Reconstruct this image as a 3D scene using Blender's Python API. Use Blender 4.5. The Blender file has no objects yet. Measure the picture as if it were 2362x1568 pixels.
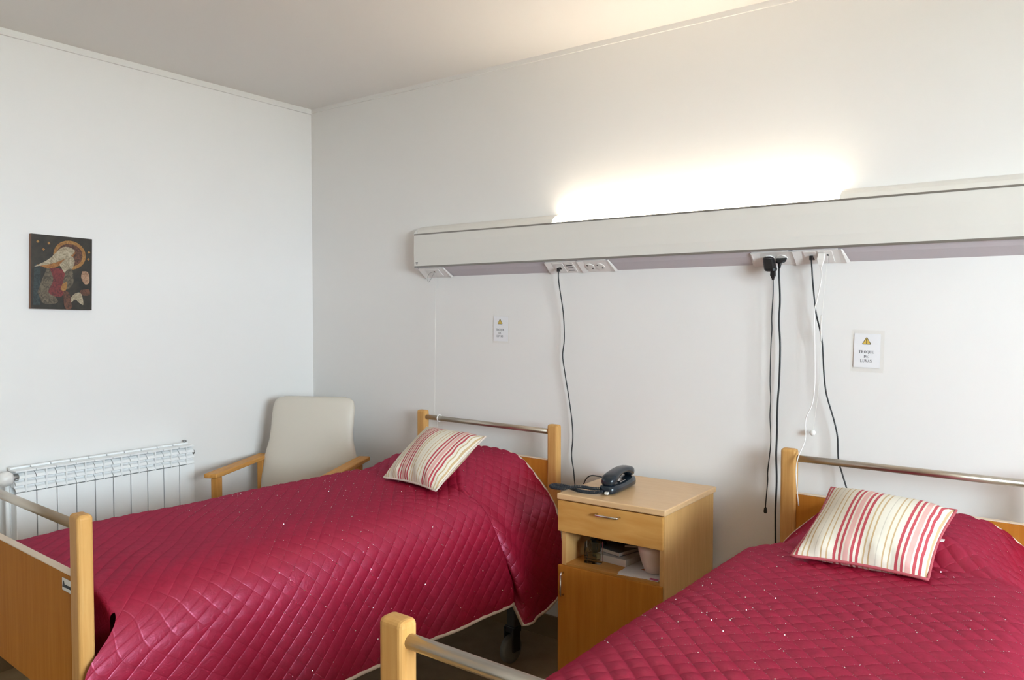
import bpy, bmesh, math, random
import numpy as np
from mathutils import Vector, Matrix

random.seed(7)
RNG = np.random.default_rng(11)
SC = bpy.context.scene
COL = SC.collection
R = math.radians

# ------------------------------------------------------------------ camera
cam_d = bpy.data.cameras.new('camera')
cam_d.sensor_width = 36.0
cam_d.lens = 1784.0 / 2362.0 * 36.0
cam_d.clip_start = 0.05
cam = bpy.data.objects.new('camera', cam_d)
COL.objects.link(cam)
cam.location = (3.62, -2.97, 1.5)
cam.rotation_euler = (R(90 - 1.96), 0, R(36.2))
SC.camera = cam

# ------------------------------------------------------------------ world, daylight, exposure
WIN_X, WIN_Y0, WIN_Y1, WIN_Z0, WIN_Z1 = 6.2, -3.7, -1.6, 1.2, 2.35
world = bpy.data.worlds.new('overcast_sky')
SC.world = world
world.use_nodes = True
wn = world.node_tree.nodes
wn['Background'].inputs['Color'].default_value = (0.77, 0.90, 1.0, 1)
wn['Background'].inputs['Strength'].default_value = 16.5
port = bpy.data.lights.new('window_portal', 'AREA')
port.shape = 'RECTANGLE'
port.size = WIN_Y1 - WIN_Y0
port.size_y = WIN_Z1 - WIN_Z0
port.cycles.is_portal = True
po = bpy.data.objects.new('window_portal', port)
COL.objects.link(po)
po.location = (WIN_X + 0.13, (WIN_Y0 + WIN_Y1) / 2, (WIN_Z0 + WIN_Z1) / 2)
po.rotation_euler = (R(90), 0, R(90))
LAMP_STRENGTH = 7.0
SC.view_settings.view_transform = 'Standard'
SC.view_settings.look = 'None'
SC.view_settings.gamma = 1.0
SC.view_settings.use_curve_mapping = False
SC.view_settings.exposure = 1.55

# ------------------------------------------------------------------ materials
MATS = {}


def mat(name, color, rough=0.5, metal=0.0, spec=0.5, **kw):
    m = bpy.data.materials.new(name)
    m.use_nodes = True
    b = m.node_tree.nodes['Principled BSDF']
    b.inputs['Base Color'].default_value = (*color, 1)
    b.inputs['Roughness'].default_value = rough
    b.inputs['Metallic'].default_value = metal
    b.inputs['Specular IOR Level'].default_value = spec
    for k, v in kw.items():
        b.inputs[k.replace('_', ' ')].default_value = v
    MATS[name] = m
    return m


def nd(m, t, **kw):
    n = m.node_tree.nodes.new(t)
    for k, v in kw.items():
        setattr(n, k, v)
    return n


def lk(m, a, b):
    m.node_tree.links.new(a, b)


def bsdf(m):
    return m.node_tree.nodes['Principled BSDF']


def add_noise_color(m, c1, c2, scale=(1, 1, 1), nscale=5.0, detail=4.0, dist=0.0, coord='Object', lo=0.3, hi=0.7):
    tc = nd(m, 'ShaderNodeTexCoord')
    mp = nd(m, 'ShaderNodeMapping')
    mp.inputs['Scale'].default_value = scale
    n = nd(m, 'ShaderNodeTexNoise')
    n.inputs['Scale'].default_value = nscale
    n.inputs['Detail'].default_value = detail
    n.inputs['Distortion'].default_value = dist
    r = nd(m, 'ShaderNodeValToRGB')
    r.color_ramp.elements[0].position = lo
    r.color_ramp.elements[1].position = hi
    r.color_ramp.elements[0].color = (*c1, 1)
    r.color_ramp.elements[1].color = (*c2, 1)
    lk(m, tc.outputs[coord], mp.inputs['Vector'])
    lk(m, mp.outputs['Vector'], n.inputs['Vector'])
    lk(m, n.outputs['Fac'], r.inputs['Fac'])
    lk(m, r.outputs['Color'], bsdf(m).inputs['Base Color'])
    return n


def add_bump(m, nscale, strength, dist=0.002, scale=(1, 1, 1), coord='Object', detail=3.0):
    tc = nd(m, 'ShaderNodeTexCoord')
    mp = nd(m, 'ShaderNodeMapping')
    mp.inputs['Scale'].default_value = scale
    n = nd(m, 'ShaderNodeTexNoise')
    n.inputs['Scale'].default_value = nscale
    n.inputs['Detail'].default_value = detail
    b = nd(m, 'ShaderNodeBump')
    b.inputs['Strength'].default_value = strength
    b.inputs['Distance'].default_value = dist
    lk(m, tc.outputs[coord], mp.inputs['Vector'])
    lk(m, mp.outputs['Vector'], n.inputs['Vector'])
    lk(m, n.outputs['Fac'], b.inputs['Height'])
    lk(m, b.outputs['Normal'], bsdf(m).inputs['Normal'])
    return n


m = mat('wall_paint', (0.83, 0.80, 0.78), 0.65, spec=0.3)
add_noise_color(m, (0.855, 0.83, 0.81), (0.87, 0.845, 0.825), nscale=1.3)
add_bump(m, 180, 0.06, 0.001)
m = mat('ceiling_paint', (0.87, 0.84, 0.81), 0.8, spec=0.2)
m = mat('wall_wood_low_bounce', (0.40, 0.26, 0.14), 0.6)  # wood finish invented for the unseen front wall, to cut bounce light
add_noise_color(m, (0.36, 0.23, 0.12), (0.44, 0.30, 0.17), scale=(9, 9, 0.6), nscale=5)
mat('baseboard_brown', (0.20, 0.13, 0.06), 0.4)
m = mat('trim_paint', (0.84, 0.82, 0.79), 0.5)
m = mat('vinyl_floor', (0.30, 0.21, 0.11), 0.38)
add_noise_color(m, (0.26, 0.18, 0.09), (0.34, 0.25, 0.14), nscale=9, detail=6)
m = mat('outside_ground', (0.50, 0.45, 0.39), 0.9)
add_noise_color(m, (0.42, 0.37, 0.31), (0.52, 0.47, 0.40), nscale=0.4)


def wood(name, c1, c2, scale, rough=0.45, nscale=6.0, spec=0.13):
    mm = mat(name, c1, rough, spec=spec)
    add_noise_color(mm, c1, c2, scale=scale, nscale=nscale, detail=6, dist=0.6, lo=0.25, hi=0.75)
    return mm


WA, WB = (0.54, 0.24, 0.052), (0.67, 0.34, 0.10)
wood('beech_vertical', WA, WB, (14, 14, 0.9))
wood('beech_post', (0.59, 0.30, 0.088), (0.69, 0.39, 0.14), (14, 14, 0.9))
wood('beech_horizontal', WA, WB, (0.9, 14, 14))
wood('beech_panel', (0.46, 0.165, 0.022), (0.55, 0.225, 0.036), (9, 9, 0.6), rough=0.6, spec=0.05)
wood('beech_arm', WA, WB, (14, 0.9, 14))
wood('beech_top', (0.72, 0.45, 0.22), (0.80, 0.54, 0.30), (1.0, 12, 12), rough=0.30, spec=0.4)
wood('beech_side_lit', (0.64, 0.36, 0.13), (0.74, 0.45, 0.18), (14, 14, 0.9))  # nightstand sides: paler than the other beech, window light put into the colour
wood('beech_drawer', (0.56, 0.26, 0.06), (0.69, 0.37, 0.11), (1.6, 9, 9), nscale=4)
mat('beech_edge', (0.78, 0.62, 0.46), 0.4)
mat('brushed_steel', (0.53, 0.47, 0.395), 0.33, 1.0)
mat('chrome', (0.72, 0.70, 0.68), 0.18, 1.0)
mat('white_enamel', (0.91, 0.92, 0.92), 0.3)
mat('white_plastic', (0.85, 0.82, 0.79), 0.35)
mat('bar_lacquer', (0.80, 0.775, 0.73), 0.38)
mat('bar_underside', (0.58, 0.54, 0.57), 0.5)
mat('aluminium_strip', (0.30, 0.28, 0.26), 0.45, 0.6)
mat('diffuser', (0.82, 0.79, 0.74), 0.4)
mat('black_plastic', (0.012, 0.012, 0.014), 0.35)
mat('cable_black', (0.014, 0.015, 0.018), 0.45)
mat('dark_hole', (0.01, 0.008, 0.008), 0.7)
mat('slate_plastic', (0.014, 0.022, 0.032), 0.22)
mat('cord_slate', (0.02, 0.028, 0.038), 0.3)
mat('clear_string', (0.80, 0.77, 0.72), 0.4)
mat('mattress_cloth', (0.42, 0.03, 0.07), 0.8)
mat('frame_metal', (0.07, 0.065, 0.06), 0.45, 0.3)
mat('caster_grey', (0.16, 0.16, 0.14), 0.5)
mat('cream_trim', (0.72, 0.60, 0.50), 0.8)
m = mat('beige_vinyl', (0.70, 0.645, 0.56), 0.48)
add_bump(m, 260, 0.12, 0.001)
mat('valve_grey', (0.35, 0.35, 0.34), 0.35, 0.7)
mat('paper', (0.86, 0.85, 0.87), 0.6)
mat('ink', (0.045, 0.045, 0.05), 0.7)
mat('sign_yellow', (0.72, 0.50, 0.10), 0.6)
mat('sign_outline', (0.10, 0.085, 0.06), 0.6)
mat('picture_edge', (0.22, 0.10, 0.05), 0.6)
m = mat('paint_dark', (0.03, 0.028, 0.02), 0.45)
add_noise_color(m, (0.008, 0.008, 0.006), (0.035, 0.027, 0.017), nscale=22, detail=6)
for nm, a, b in (('paint_ochre', (0.24, 0.10, 0.022), (0.36, 0.18, 0.045)), ('paint_cream', (0.24, 0.19, 0.12), (0.44, 0.36, 0.25)),
                 ('paint_orange', (0.20, 0.07, 0.014), (0.34, 0.14, 0.03)), ('paint_red', (0.08, 0.010, 0.012), (0.19, 0.022, 0.022)),
                 ('paint_taupe', (0.05, 0.038, 0.024), (0.15, 0.115, 0.072)), ('paint_flesh', (0.25, 0.13, 0.075), (0.40, 0.24, 0.15)),
                 ('paint_teal', (0.010, 0.018, 0.020), (0.030, 0.045, 0.046)), ('paint_brown', (0.05, 0.018, 0.010), (0.15, 0.055, 0.028))):
    m = mat(nm, a, 0.45)
    add_noise_color(m, a, b, nscale=75, detail=8, dist=1.2, lo=0.38, hi=0.62)
mat('mug_ceramic', (0.78, 0.66, 0.58), 0.3)
mat('book_pages', (0.68, 0.62, 0.56), 0.8)
mat('book_cover_grey', (0.16, 0.17, 0.18), 0.4)
mat('book_cover_dark', (0.05, 0.035, 0.03), 0.4)
mat('orange_ink', (0.50, 0.16, 0.05), 0.6)
mat('magenta_ink', (0.55, 0.10, 0.25), 0.6)
mat('brass', (0.45, 0.26, 0.10), 0.3, 0.9)
for nm, tint in (('thin_glass', (0.95, 0.965, 0.96)), ('thin_liquid', (0.90, 0.87, 0.66))):
    m = bpy.data.materials.new(nm)
    m.use_nodes = True
    m.node_tree.nodes.remove(m.node_tree.nodes['Principled BSDF'])
    tr = nd(m, 'ShaderNodeBsdfTransparent'); tr.inputs['Color'].default_value = (*tint, 1)
    gl = nd(m, 'ShaderNodeBsdfGlossy'); gl.inputs['Roughness'].default_value = 0.03
    fz = nd(m, 'ShaderNodeFresnel'); fz.inputs['IOR'].default_value = 1.5
    mx = nd(m, 'ShaderNodeMixShader')
    lk(m, fz.outputs[0], mx.inputs['Fac']); lk(m, tr.outputs[0], mx.inputs[1]); lk(m, gl.outputs[0], mx.inputs[2])
    lk(m, mx.outputs[0], m.node_tree.nodes['Material Output'].inputs['Surface'])
    MATS[nm] = m
m = mat('perfume_glass', (0.97, 0.98, 0.98), 0.02)
bsdf(m).inputs['Transmission Weight'].default_value = 1.0
bsdf(m).inputs['IOR'].default_value = 1.45
m = mat('perfume_liquid', (0.85, 0.83, 0.62), 0.02)
bsdf(m).inputs['Transmission Weight'].default_value = 1.0
bsdf(m).inputs['IOR'].default_value = 1.36
mat('silver_sequin', (0.92, 0.90, 0.92), 0.22, 1.0)
mat('silver_thread', (0.40, 0.32, 0.35), 0.27, 1.0)

# clear film / window panes: mostly transparent with a little gloss
for nm, tint, fac in (('window_glass', (0.97, 0.985, 0.98), 0.05), ('clear_sleeve', (0.995, 0.992, 0.985), 0.02)):
    m = bpy.data.materials.new(nm)
    m.use_nodes = True
    nt = m.node_tree
    nt.nodes.remove(nt.nodes['Principled BSDF'])
    tr = nd(m, 'ShaderNodeBsdfTransparent'); tr.inputs['Color'].default_value = (*tint, 1)
    gl = nd(m, 'ShaderNodeBsdfGlossy'); gl.inputs['Roughness'].default_value = 0.15 if nm == 'clear_sleeve' else 0.0
    mx = nd(m, 'ShaderNodeMixShader'); mx.inputs['Fac'].default_value = fac
    lk(m, tr.outputs[0], mx.inputs[1]); lk(m, gl.outputs[0], mx.inputs[2])
    lk(m, mx.outputs[0], nt.nodes['Material Output'].inputs['Surface'])
    MATS[nm] = m

m = mat('lit_diffuser', (0.9, 0.86, 0.76), 0.4)
bsdf(m).inputs['Emission Color'].default_value = (1.0, 0.87, 0.67, 1)
bsdf(m).inputs['Emission Strength'].default_value = LAMP_STRENGTH

# quilted satin
m = mat('burgundy_satin', (0.36, 0.010, 0.040), 0.42, spec=0.14)
b_ = bsdf(m)
b_.inputs['Sheen Weight'].default_value = 0.0
b_.inputs['Sheen Roughness'].default_value = 0.35
b_.inputs['Sheen Tint'].default_value = (1.0, 0.35, 0.50, 1)
b_.inputs['Specular Tint'].default_value = (1.0, 0.45, 0.58, 1)
uv = nd(m, 'ShaderNodeUVMap')
n1 = nd(m, 'ShaderNodeTexNoise'); n1.inputs['Scale'].default_value = 42; n1.inputs['Detail'].default_value = 5; n1.inputs['Distortion'].default_value = 1.6
n2 = nd(m, 'ShaderNodeTexNoise'); n2.inputs['Scale'].default_value = 260; n2.inputs['Detail'].default_value = 2
mp = nd(m, 'ShaderNodeMapping'); mp.inputs['Scale'].default_value = (1, 0.25, 1)
ad = nd(m, 'ShaderNodeMath', operation='MULTIPLY_ADD'); ad.inputs[1].default_value = 0.18
bp = nd(m, 'ShaderNodeBump'); bp.inputs['Strength'].default_value = 0.42; bp.inputs['Distance'].default_value = 0.003
lk(m, uv.outputs[0], n1.inputs['Vector']); lk(m, uv.outputs[0], mp.inputs['Vector']); lk(m, mp.outputs[0], n2.inputs['Vector'])
lk(m, n2.outputs['Fac'], ad.inputs[0]); lk(m, n1.outputs['Fac'], ad.inputs[2])
# stitched seams: a narrow groove along both diagonals
SEAM_P = 0.0594
sepx = nd(m, 'ShaderNodeSeparateXYZ'); lk(m, uv.outputs[0], sepx.inputs[0])
grooves = []
for op in ('ADD', 'SUBTRACT'):
    q1 = nd(m, 'ShaderNodeMath', operation=op); lk(m, sepx.outputs[0], q1.inputs[0]); lk(m, sepx.outputs[1], q1.inputs[1])
    q2 = nd(m, 'ShaderNodeMath', operation='PINGPONG'); q2.inputs[1].default_value = SEAM_P / 2; lk(m, q1.outputs[0], q2.inputs[0])
    q3 = nd(m, 'ShaderNodeMapRange'); q3.interpolation_type = 'SMOOTHSTEP'
    q3.inputs['From Min'].default_value = 0.0; q3.inputs['From Max'].default_value = 0.0042; q3.inputs['To Min'].default_value = -0.40 if op == 'ADD' else -0.50; q3.inputs['To Max'].default_value = 0.0
    lk(m, q2.outputs[0], q3.inputs['Value']); grooves.append(q3)
gm = nd(m, 'ShaderNodeMath', operation='MINIMUM'); lk(m, grooves[0].outputs[0], gm.inputs[0]); lk(m, grooves[1].outputs[0], gm.inputs[1])
ga = nd(m, 'ShaderNodeMath', operation='ADD'); lk(m, gm.outputs[0], ga.inputs[0]); lk(m, ad.outputs[0], ga.inputs[1])
lk(m, ga.outputs[0], bp.inputs['Height']); lk(m, bp.outputs[0], b_.inputs['Normal'])
rc = nd(m, 'ShaderNodeValToRGB')
b_.inputs['Specular IOR Level'].default_value = 0.0
glo = nd(m, 'ShaderNodeBsdfGlossy'); glo.inputs['Roughness'].default_value = 0.40; glo.inputs['Color'].default_value = (0.95, 0.36, 0.54, 1)
mxs = nd(m, 'ShaderNodeMixShader'); mxs.inputs['Fac'].default_value = 0.13
lk(m, b_.outputs[0], mxs.inputs[1]); lk(m, glo.outputs[0], mxs.inputs[2]); lk(m, bp.outputs[0], glo.inputs['Normal'])
lk(m, mxs.outputs[0], m.node_tree.nodes['Material Output'].inputs['Surface'])
rc.color_ramp.elements[0].position = 0.3; rc.color_ramp.elements[1].position = 0.7
rc.color_ramp.elements[0].color = (0.255, 0.0048, 0.023, 1); rc.color_ramp.elements[1].color = (0.325, 0.0075, 0.033, 1)
lk(m, n1.outputs['Fac'], rc.inputs['Fac']); lk(m, rc.outputs[0], b_.inputs['Base Color'])

# striped cushion cotton, one per phase
CREAM, RED, PINK, TAN, FAINT = (0.80, 0.74, 0.63), (0.52, 0.07, 0.09), (0.76, 0.43, 0.39), (0.60, 0.42, 0.23), (0.66, 0.60, 0.50)


def stripe_mat(name, phase):
    mm = mat(name, CREAM, 0.8)
    uvn = nd(mm, 'ShaderNodeUVMap')
    sp = nd(mm, 'ShaderNodeSeparateXYZ')
    ma = nd(mm, 'ShaderNodeMath', operation='SUBTRACT'); ma.inputs[1].default_value = phase
    di = nd(mm, 'ShaderNodeMath', operation='DIVIDE'); di.inputs[1].default_value = 0.45
    fr = nd(mm, 'ShaderNodeMath', operation='FLOORED_MODULO'); fr.inputs[1].default_value = 1.0
    rp = nd(mm, 'ShaderNodeValToRGB')
    cr = rp.color_ramp
    cr.interpolation = 'CONSTANT'
    stops = [(0.0, RED), (0.045, CREAM), (0.09, RED), (0.135, CREAM), (0.165, PINK), (0.25, CREAM), (0.28, RED), (0.325, CREAM), (0.37, RED),
             (0.415, CREAM), (0.48, TAN), (0.505, CREAM), (0.565, TAN), (0.59, CREAM), (0.69, FAINT), (0.705, CREAM), (0.79, TAN), (0.815, CREAM),
             (0.885, TAN), (0.91, CREAM)]
    cr.elements[0].position = 0; cr.elements[0].color = (*stops[0][1], 1)
    cr.elements[1].position = stops[1][0]; cr.elements[1].color = (*stops[1][1], 1)
    for p, c in stops[2:]:
        e = cr.elements.new(p); e.color = (*c, 1)
    lk(mm, uvn.outputs[0], sp.inputs[0]); lk(mm, sp.outputs[0], ma.inputs[0]); lk(mm, ma.outputs[0], di.inputs[0])
    lk(mm, di.outputs[0], fr.inputs[0]); lk(mm, fr.outputs[0], rp.inputs['Fac']); lk(mm, rp.outputs[0], bsdf(mm).inputs['Base Color'])
    nz = nd(mm, 'ShaderNodeTexNoise'); nz.inputs['Scale'].default_value = 9; nz.inputs['Detail'].default_value = 3
    bm_ = nd(mm, 'ShaderNodeBump'); bm_.inputs['Strength'].default_value = 0.35; bm_.inputs['Distance'].default_value = 0.01
    lk(mm, uvn.outputs[0], nz.inputs['Vector']); lk(mm, nz.outputs['Fac'], bm_.inputs['Height']); lk(mm, bm_.outputs[0], bsdf(mm).inputs['Normal'])
    return mm


stripe_mat('striped_cotton_one', 0.27)
stripe_mat('striped_cotton_two', 0.31)
mat('red_piping', (0.50, 0.10, 0.12), 0.8)
mat('cream_piping', (0.74, 0.62, 0.54), 0.8)


# ------------------------------------------------------------------ mesh helpers
class MB:
    """collects simple shapes; build() links them as ONE mesh object"""

    def __init__(self):
        self.v, self.f, self.s = [], [], []

    def add(self, verts, faces, smooth=False):
        o = len(self.v)
        self.v += [tuple(map(float, p)) for p in verts]
        self.f += [tuple(i + o for i in f) for f in faces]
        self.s += [smooth] * len(faces)
        return self

    def box(self, x0, x1, y0, y1, z0, z1, bev=0.0, seg=2):
        if bev <= 0:
            v = [(x, y, z) for x in (x0, x1) for y in (y0, y1) for z in (z0, z1)]
            f = [(0, 1, 3, 2), (4, 6, 7, 5), (0, 4, 5, 1), (2, 3, 7, 6), (0, 2, 6, 4), (1, 5, 7, 3)]
            return self.add(v, f)
        bm = bmesh.new()
        bmesh.ops.create_cube(bm, size=1.0)
        for q in bm.verts:
            q.co = Vector(((x0 + x1) / 2 + q.co.x * (x1 - x0), (y0 + y1) / 2 + q.co.y * (y1 - y0), (z0 + z1) / 2 + q.co.z * (z1 - z0)))
        bmesh.ops.bevel(bm, geom=bm.edges[:], offset=bev, segments=seg, profile=0.5, affect='EDGES')
        bm.verts.index_update()
        v = [q.co[:] for q in bm.verts]
        f = [[q.index for q in fc.verts] for fc in bm.faces]
        bm.free()
        return self.add(v, f, seg > 1 and False)

    def tube(self, path, r, n=8, closed=False, caps=True):
        P = [Vector(p) for p in path]
        k = len(P)
        rr = r if isinstance(r, (list, tuple)) else [r] * k
        tang = []
        for i in range(k):
            a = P[(i - 1) % k] if (closed or i > 0) else P[i]
            b = P[(i + 1) % k] if (closed or i < k - 1) else P[i]
            tang.append((b - a).normalized())
        up = Vector((0, 0, 1)) if abs(tang[0].z) < 0.9 else Vector((1, 0, 0))
        nrm = (up - tang[0] * up.dot(tang[0])).normalized()
        verts, faces = [], []
        for i in range(k):
            t = tang[i]
            nrm = (nrm - t * nrm.dot(t)).normalized()
            bn = t.cross(nrm)
            for j in range(n):
                a = 2 * math.pi * j / n
                verts.append(P[i] + (nrm * math.cos(a) + bn * math.sin(a)) * rr[i])
        m_ = k if closed else k - 1
        for i in range(m_):
            for j in range(n):
                a, b = i * n + j, i * n + (j + 1) % n
                c, d = ((i + 1) % k) * n + (j + 1) % n, ((i + 1) % k) * n + j
                faces.append((a, b, c, d))
        if caps and not closed:
            faces.append(tuple(reversed(range(n))))
            faces.append(tuple(range((k - 1) * n, k * n)))
        return self.add(verts, faces, True)

    def lathe(self, prof, c=(0, 0, 0), axis='Z', n=24):
        """prof: list of (radius, height) along the axis"""
        verts, faces = [], []
        for r, h in prof:
            for j in range(n):
                a = 2 * math.pi * j / n
                u, w = r * math.cos(a), r * math.sin(a)
                p = {'Z': (u, w, h), 'Y': (u, h, -w), 'X': (h, u, w)}[axis]
                verts.append((c[0] + p[0], c[1] + p[1], c[2] + p[2]))
        for i in range(len(prof) - 1):
            for j in range(n):
                faces.append((i * n + j, i * n + (j + 1) % n, (i + 1) * n + (j + 1) % n, (i + 1) * n + j))
        faces.append(tuple(reversed(range(n))))
        faces.append(tuple(range((len(prof) - 1) * n, len(prof) * n)))
        return self.add(verts, faces, True)

    def loft(self, sections, smooth=True):
        n = len(sections[0])
        verts = [p for s in sections for p in s]
        faces = []
        for i in range(len(sections) - 1):
            for j in range(n):
                faces.append((i * n + j, i * n + (j + 1) % n, (i + 1) * n + (j + 1) % n, (i + 1) * n + j))
        faces.append(tuple(reversed(range(n))))
        faces.append(tuple(range((len(sections) - 1) * n, len(sections) * n)))
        return self.add(verts, faces, smooth)

    def prism(self, poly, fn, h0, h1):
        """poly: list of (a,b); fn(a,b,h)->xyz; extruded from h0 to h1"""
        n = len(poly)
        v = [fn(a, b, h0) for a, b in poly] + [fn(a, b, h1) for a, b in poly]
        f = [tuple(reversed(range(n))), tuple(range(n, 2 * n))] + [(i, (i + 1) % n, n + (i + 1) % n, n + i) for i in range(n)]
        return self.add(v, f)

    def mesh(self, name):
        me = bpy.data.meshes.new(name)
        me.from_pydata(self.v, [], self.f)
        me.polygons.foreach_set('use_smooth', self.s)
        bm = bmesh.new()
        bm.from_mesh(me)
        bmesh.ops.recalc_face_normals(bm, faces=bm.faces[:])
        bm.to_mesh(me)
        bm.free()
        me.update()
        return me

    def build(self, name, material, parent=None, loc=None):
        me = self.mesh(name)
        me.materials.append(MATS[material])
        return link(name, me, parent, loc)


def link(name, me, parent=None, loc=None):
    o = bpy.data.objects.new(name, me)
    COL.objects.link(o)
    if parent:
        o.parent = parent
    if loc:
        o.location = loc
    return o


def tag(o, label=None, cat=None, group=None, kind=None):
    if label: o['label'] = label
    if cat: o['category'] = cat
    if group: o['group'] = group
    if kind: o['kind'] = kind
    return o


def thing(name, label, cat, loc=(0, 0, 0), rz=0.0, group=None):
    o = bpy.data.objects.new(name, None)
    o.empty_display_size = 0.05
    COL.objects.link(o)
    o.location = loc
    o.rotation_euler = (0, 0, rz)
    return tag(o, label, cat, group)


def struct(o):
    return tag(o, kind='structure')


def smooth_path(pts, k=6):
    P = [Vector(p) for p in pts]
    out = []
    for i in range(len(P) - 1):
        p0, p1, p2, p3 = P[max(i - 1, 0)], P[i], P[i + 1], P[min(i + 2, len(P) - 1)]
        for j in range(k):
            t = j / k
            out.append(0.5 * ((2 * p1) + (p2 - p0) * t + (2 * p0 - 5 * p1 + 4 * p2 - p3) * t * t + (3 * p1 - p0 - 3 * p2 + p3) * t ** 3))
    out.append(P[-1])
    return out


def rel(pts, o):
    return [(p[0] - o[0], p[1] - o[1], p[2] - o[2]) for p in pts]


# ------------------------------------------------------------------ room shell
CEIL = 2.68
X1, Y0 = 6.2, -5.2
struct(MB().box(-0.12, X1 + 0.26, Y0 - 0.12, 0.12, -0.1, 0).build('floor', 'vinyl_floor'))
struct(MB().box(-0.12, X1 + 0.26, Y0 - 0.12, 0.12, CEIL, CEIL + 0.1).build('ceiling', 'ceiling_paint'))
struct(MB().box(-0.12, X1 + 0.26, 0, 0.12, 0, CEIL).build('wall_back', 'wall_paint'))
struct(MB().box(-0.12, 0, Y0, 0, 0, CEIL).build('wall_left', 'wall_paint'))
struct(MB().box(-0.12, X1 + 0.26, Y0 - 0.12, Y0, 0, CEIL).build('wall_front', 'wall_wood_low_bounce'))
wr = MB()
wr.box(X1, X1 + 0.26, Y0, WIN_Y0, 0, CEIL).box(X1, X1 + 0.26, WIN_Y1, 0, 0, CEIL)
wr.box(X1, X1 + 0.26, WIN_Y0, WIN_Y1, 0, WIN_Z0).box(X1, X1 + 0.26, WIN_Y0, WIN_Y1, WIN_Z1, CEIL)
struct(wr.build('wall_right', 'wall_paint'))
struct(MB().box(0.0, 0.012, Y0, 0, CEIL - 0.028, CEIL).build('trim_1', 'trim_paint'))
struct(MB().box(0.012, X1, -0.008, 0, CEIL - 0.022, CEIL).build('trim_2', 'wall_paint'))
struct(MB().box(0, 0.012, Y0, 0, 0, 0.10).build('baseboard_left', 'baseboard_brown'))
struct(MB().box(0.012, X1, -0.012, 0, 0, 0.10).build('baseboard_back', 'baseboard_brown'))
g = struct(MB().box(X1 + 0.3, X1 + 60, -40, 40, -3.3, -3.2).build('ground_outside', 'outside_ground'))

wroot = struct(thing('window_1', None, None, (X1, (WIN_Y0 + WIN_Y1) / 2, WIN_Z0)))
hw, hh = (WIN_Y1 - WIN_Y0) / 2, WIN_Z1 - WIN_Z0
MB().box(0.07, 0.12, -hw, -hw + 0.05, 0, hh).box(0.07, 0.12, hw - 0.05, hw, 0, hh).box(0.07, 0.12, -hw + 0.05, hw - 0.05, 0, 0.05) \
    .box(0.07, 0.12, -hw + 0.05, hw - 0.05, hh - 0.05, hh).box(0.07, 0.12, -0.035, 0.035, 0.05, hh - 0.05).build('window_frame', 'white_enamel', wroot)
for s in (0, 1):
    a, b = (-hw + 0.05, -0.035) if s == 0 else (0.035, hw - 0.05)
    MB().box(0.09, 0.096, a, b, 0.05, hh - 0.05).build('pane', 'window_glass', wroot)
MB().box(-0.04, 0.07, -hw - 0.04, hw + 0.04, -0.025, 0.0, 0.004).build('window_sill', 'white_enamel', wroot)


# ------------------------------------------------------------------ beds
BED_L, BED_W, POST_W, POST_D, POST_H = 1.962, 0.88, 0.056, 0.038, 1.012


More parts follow.
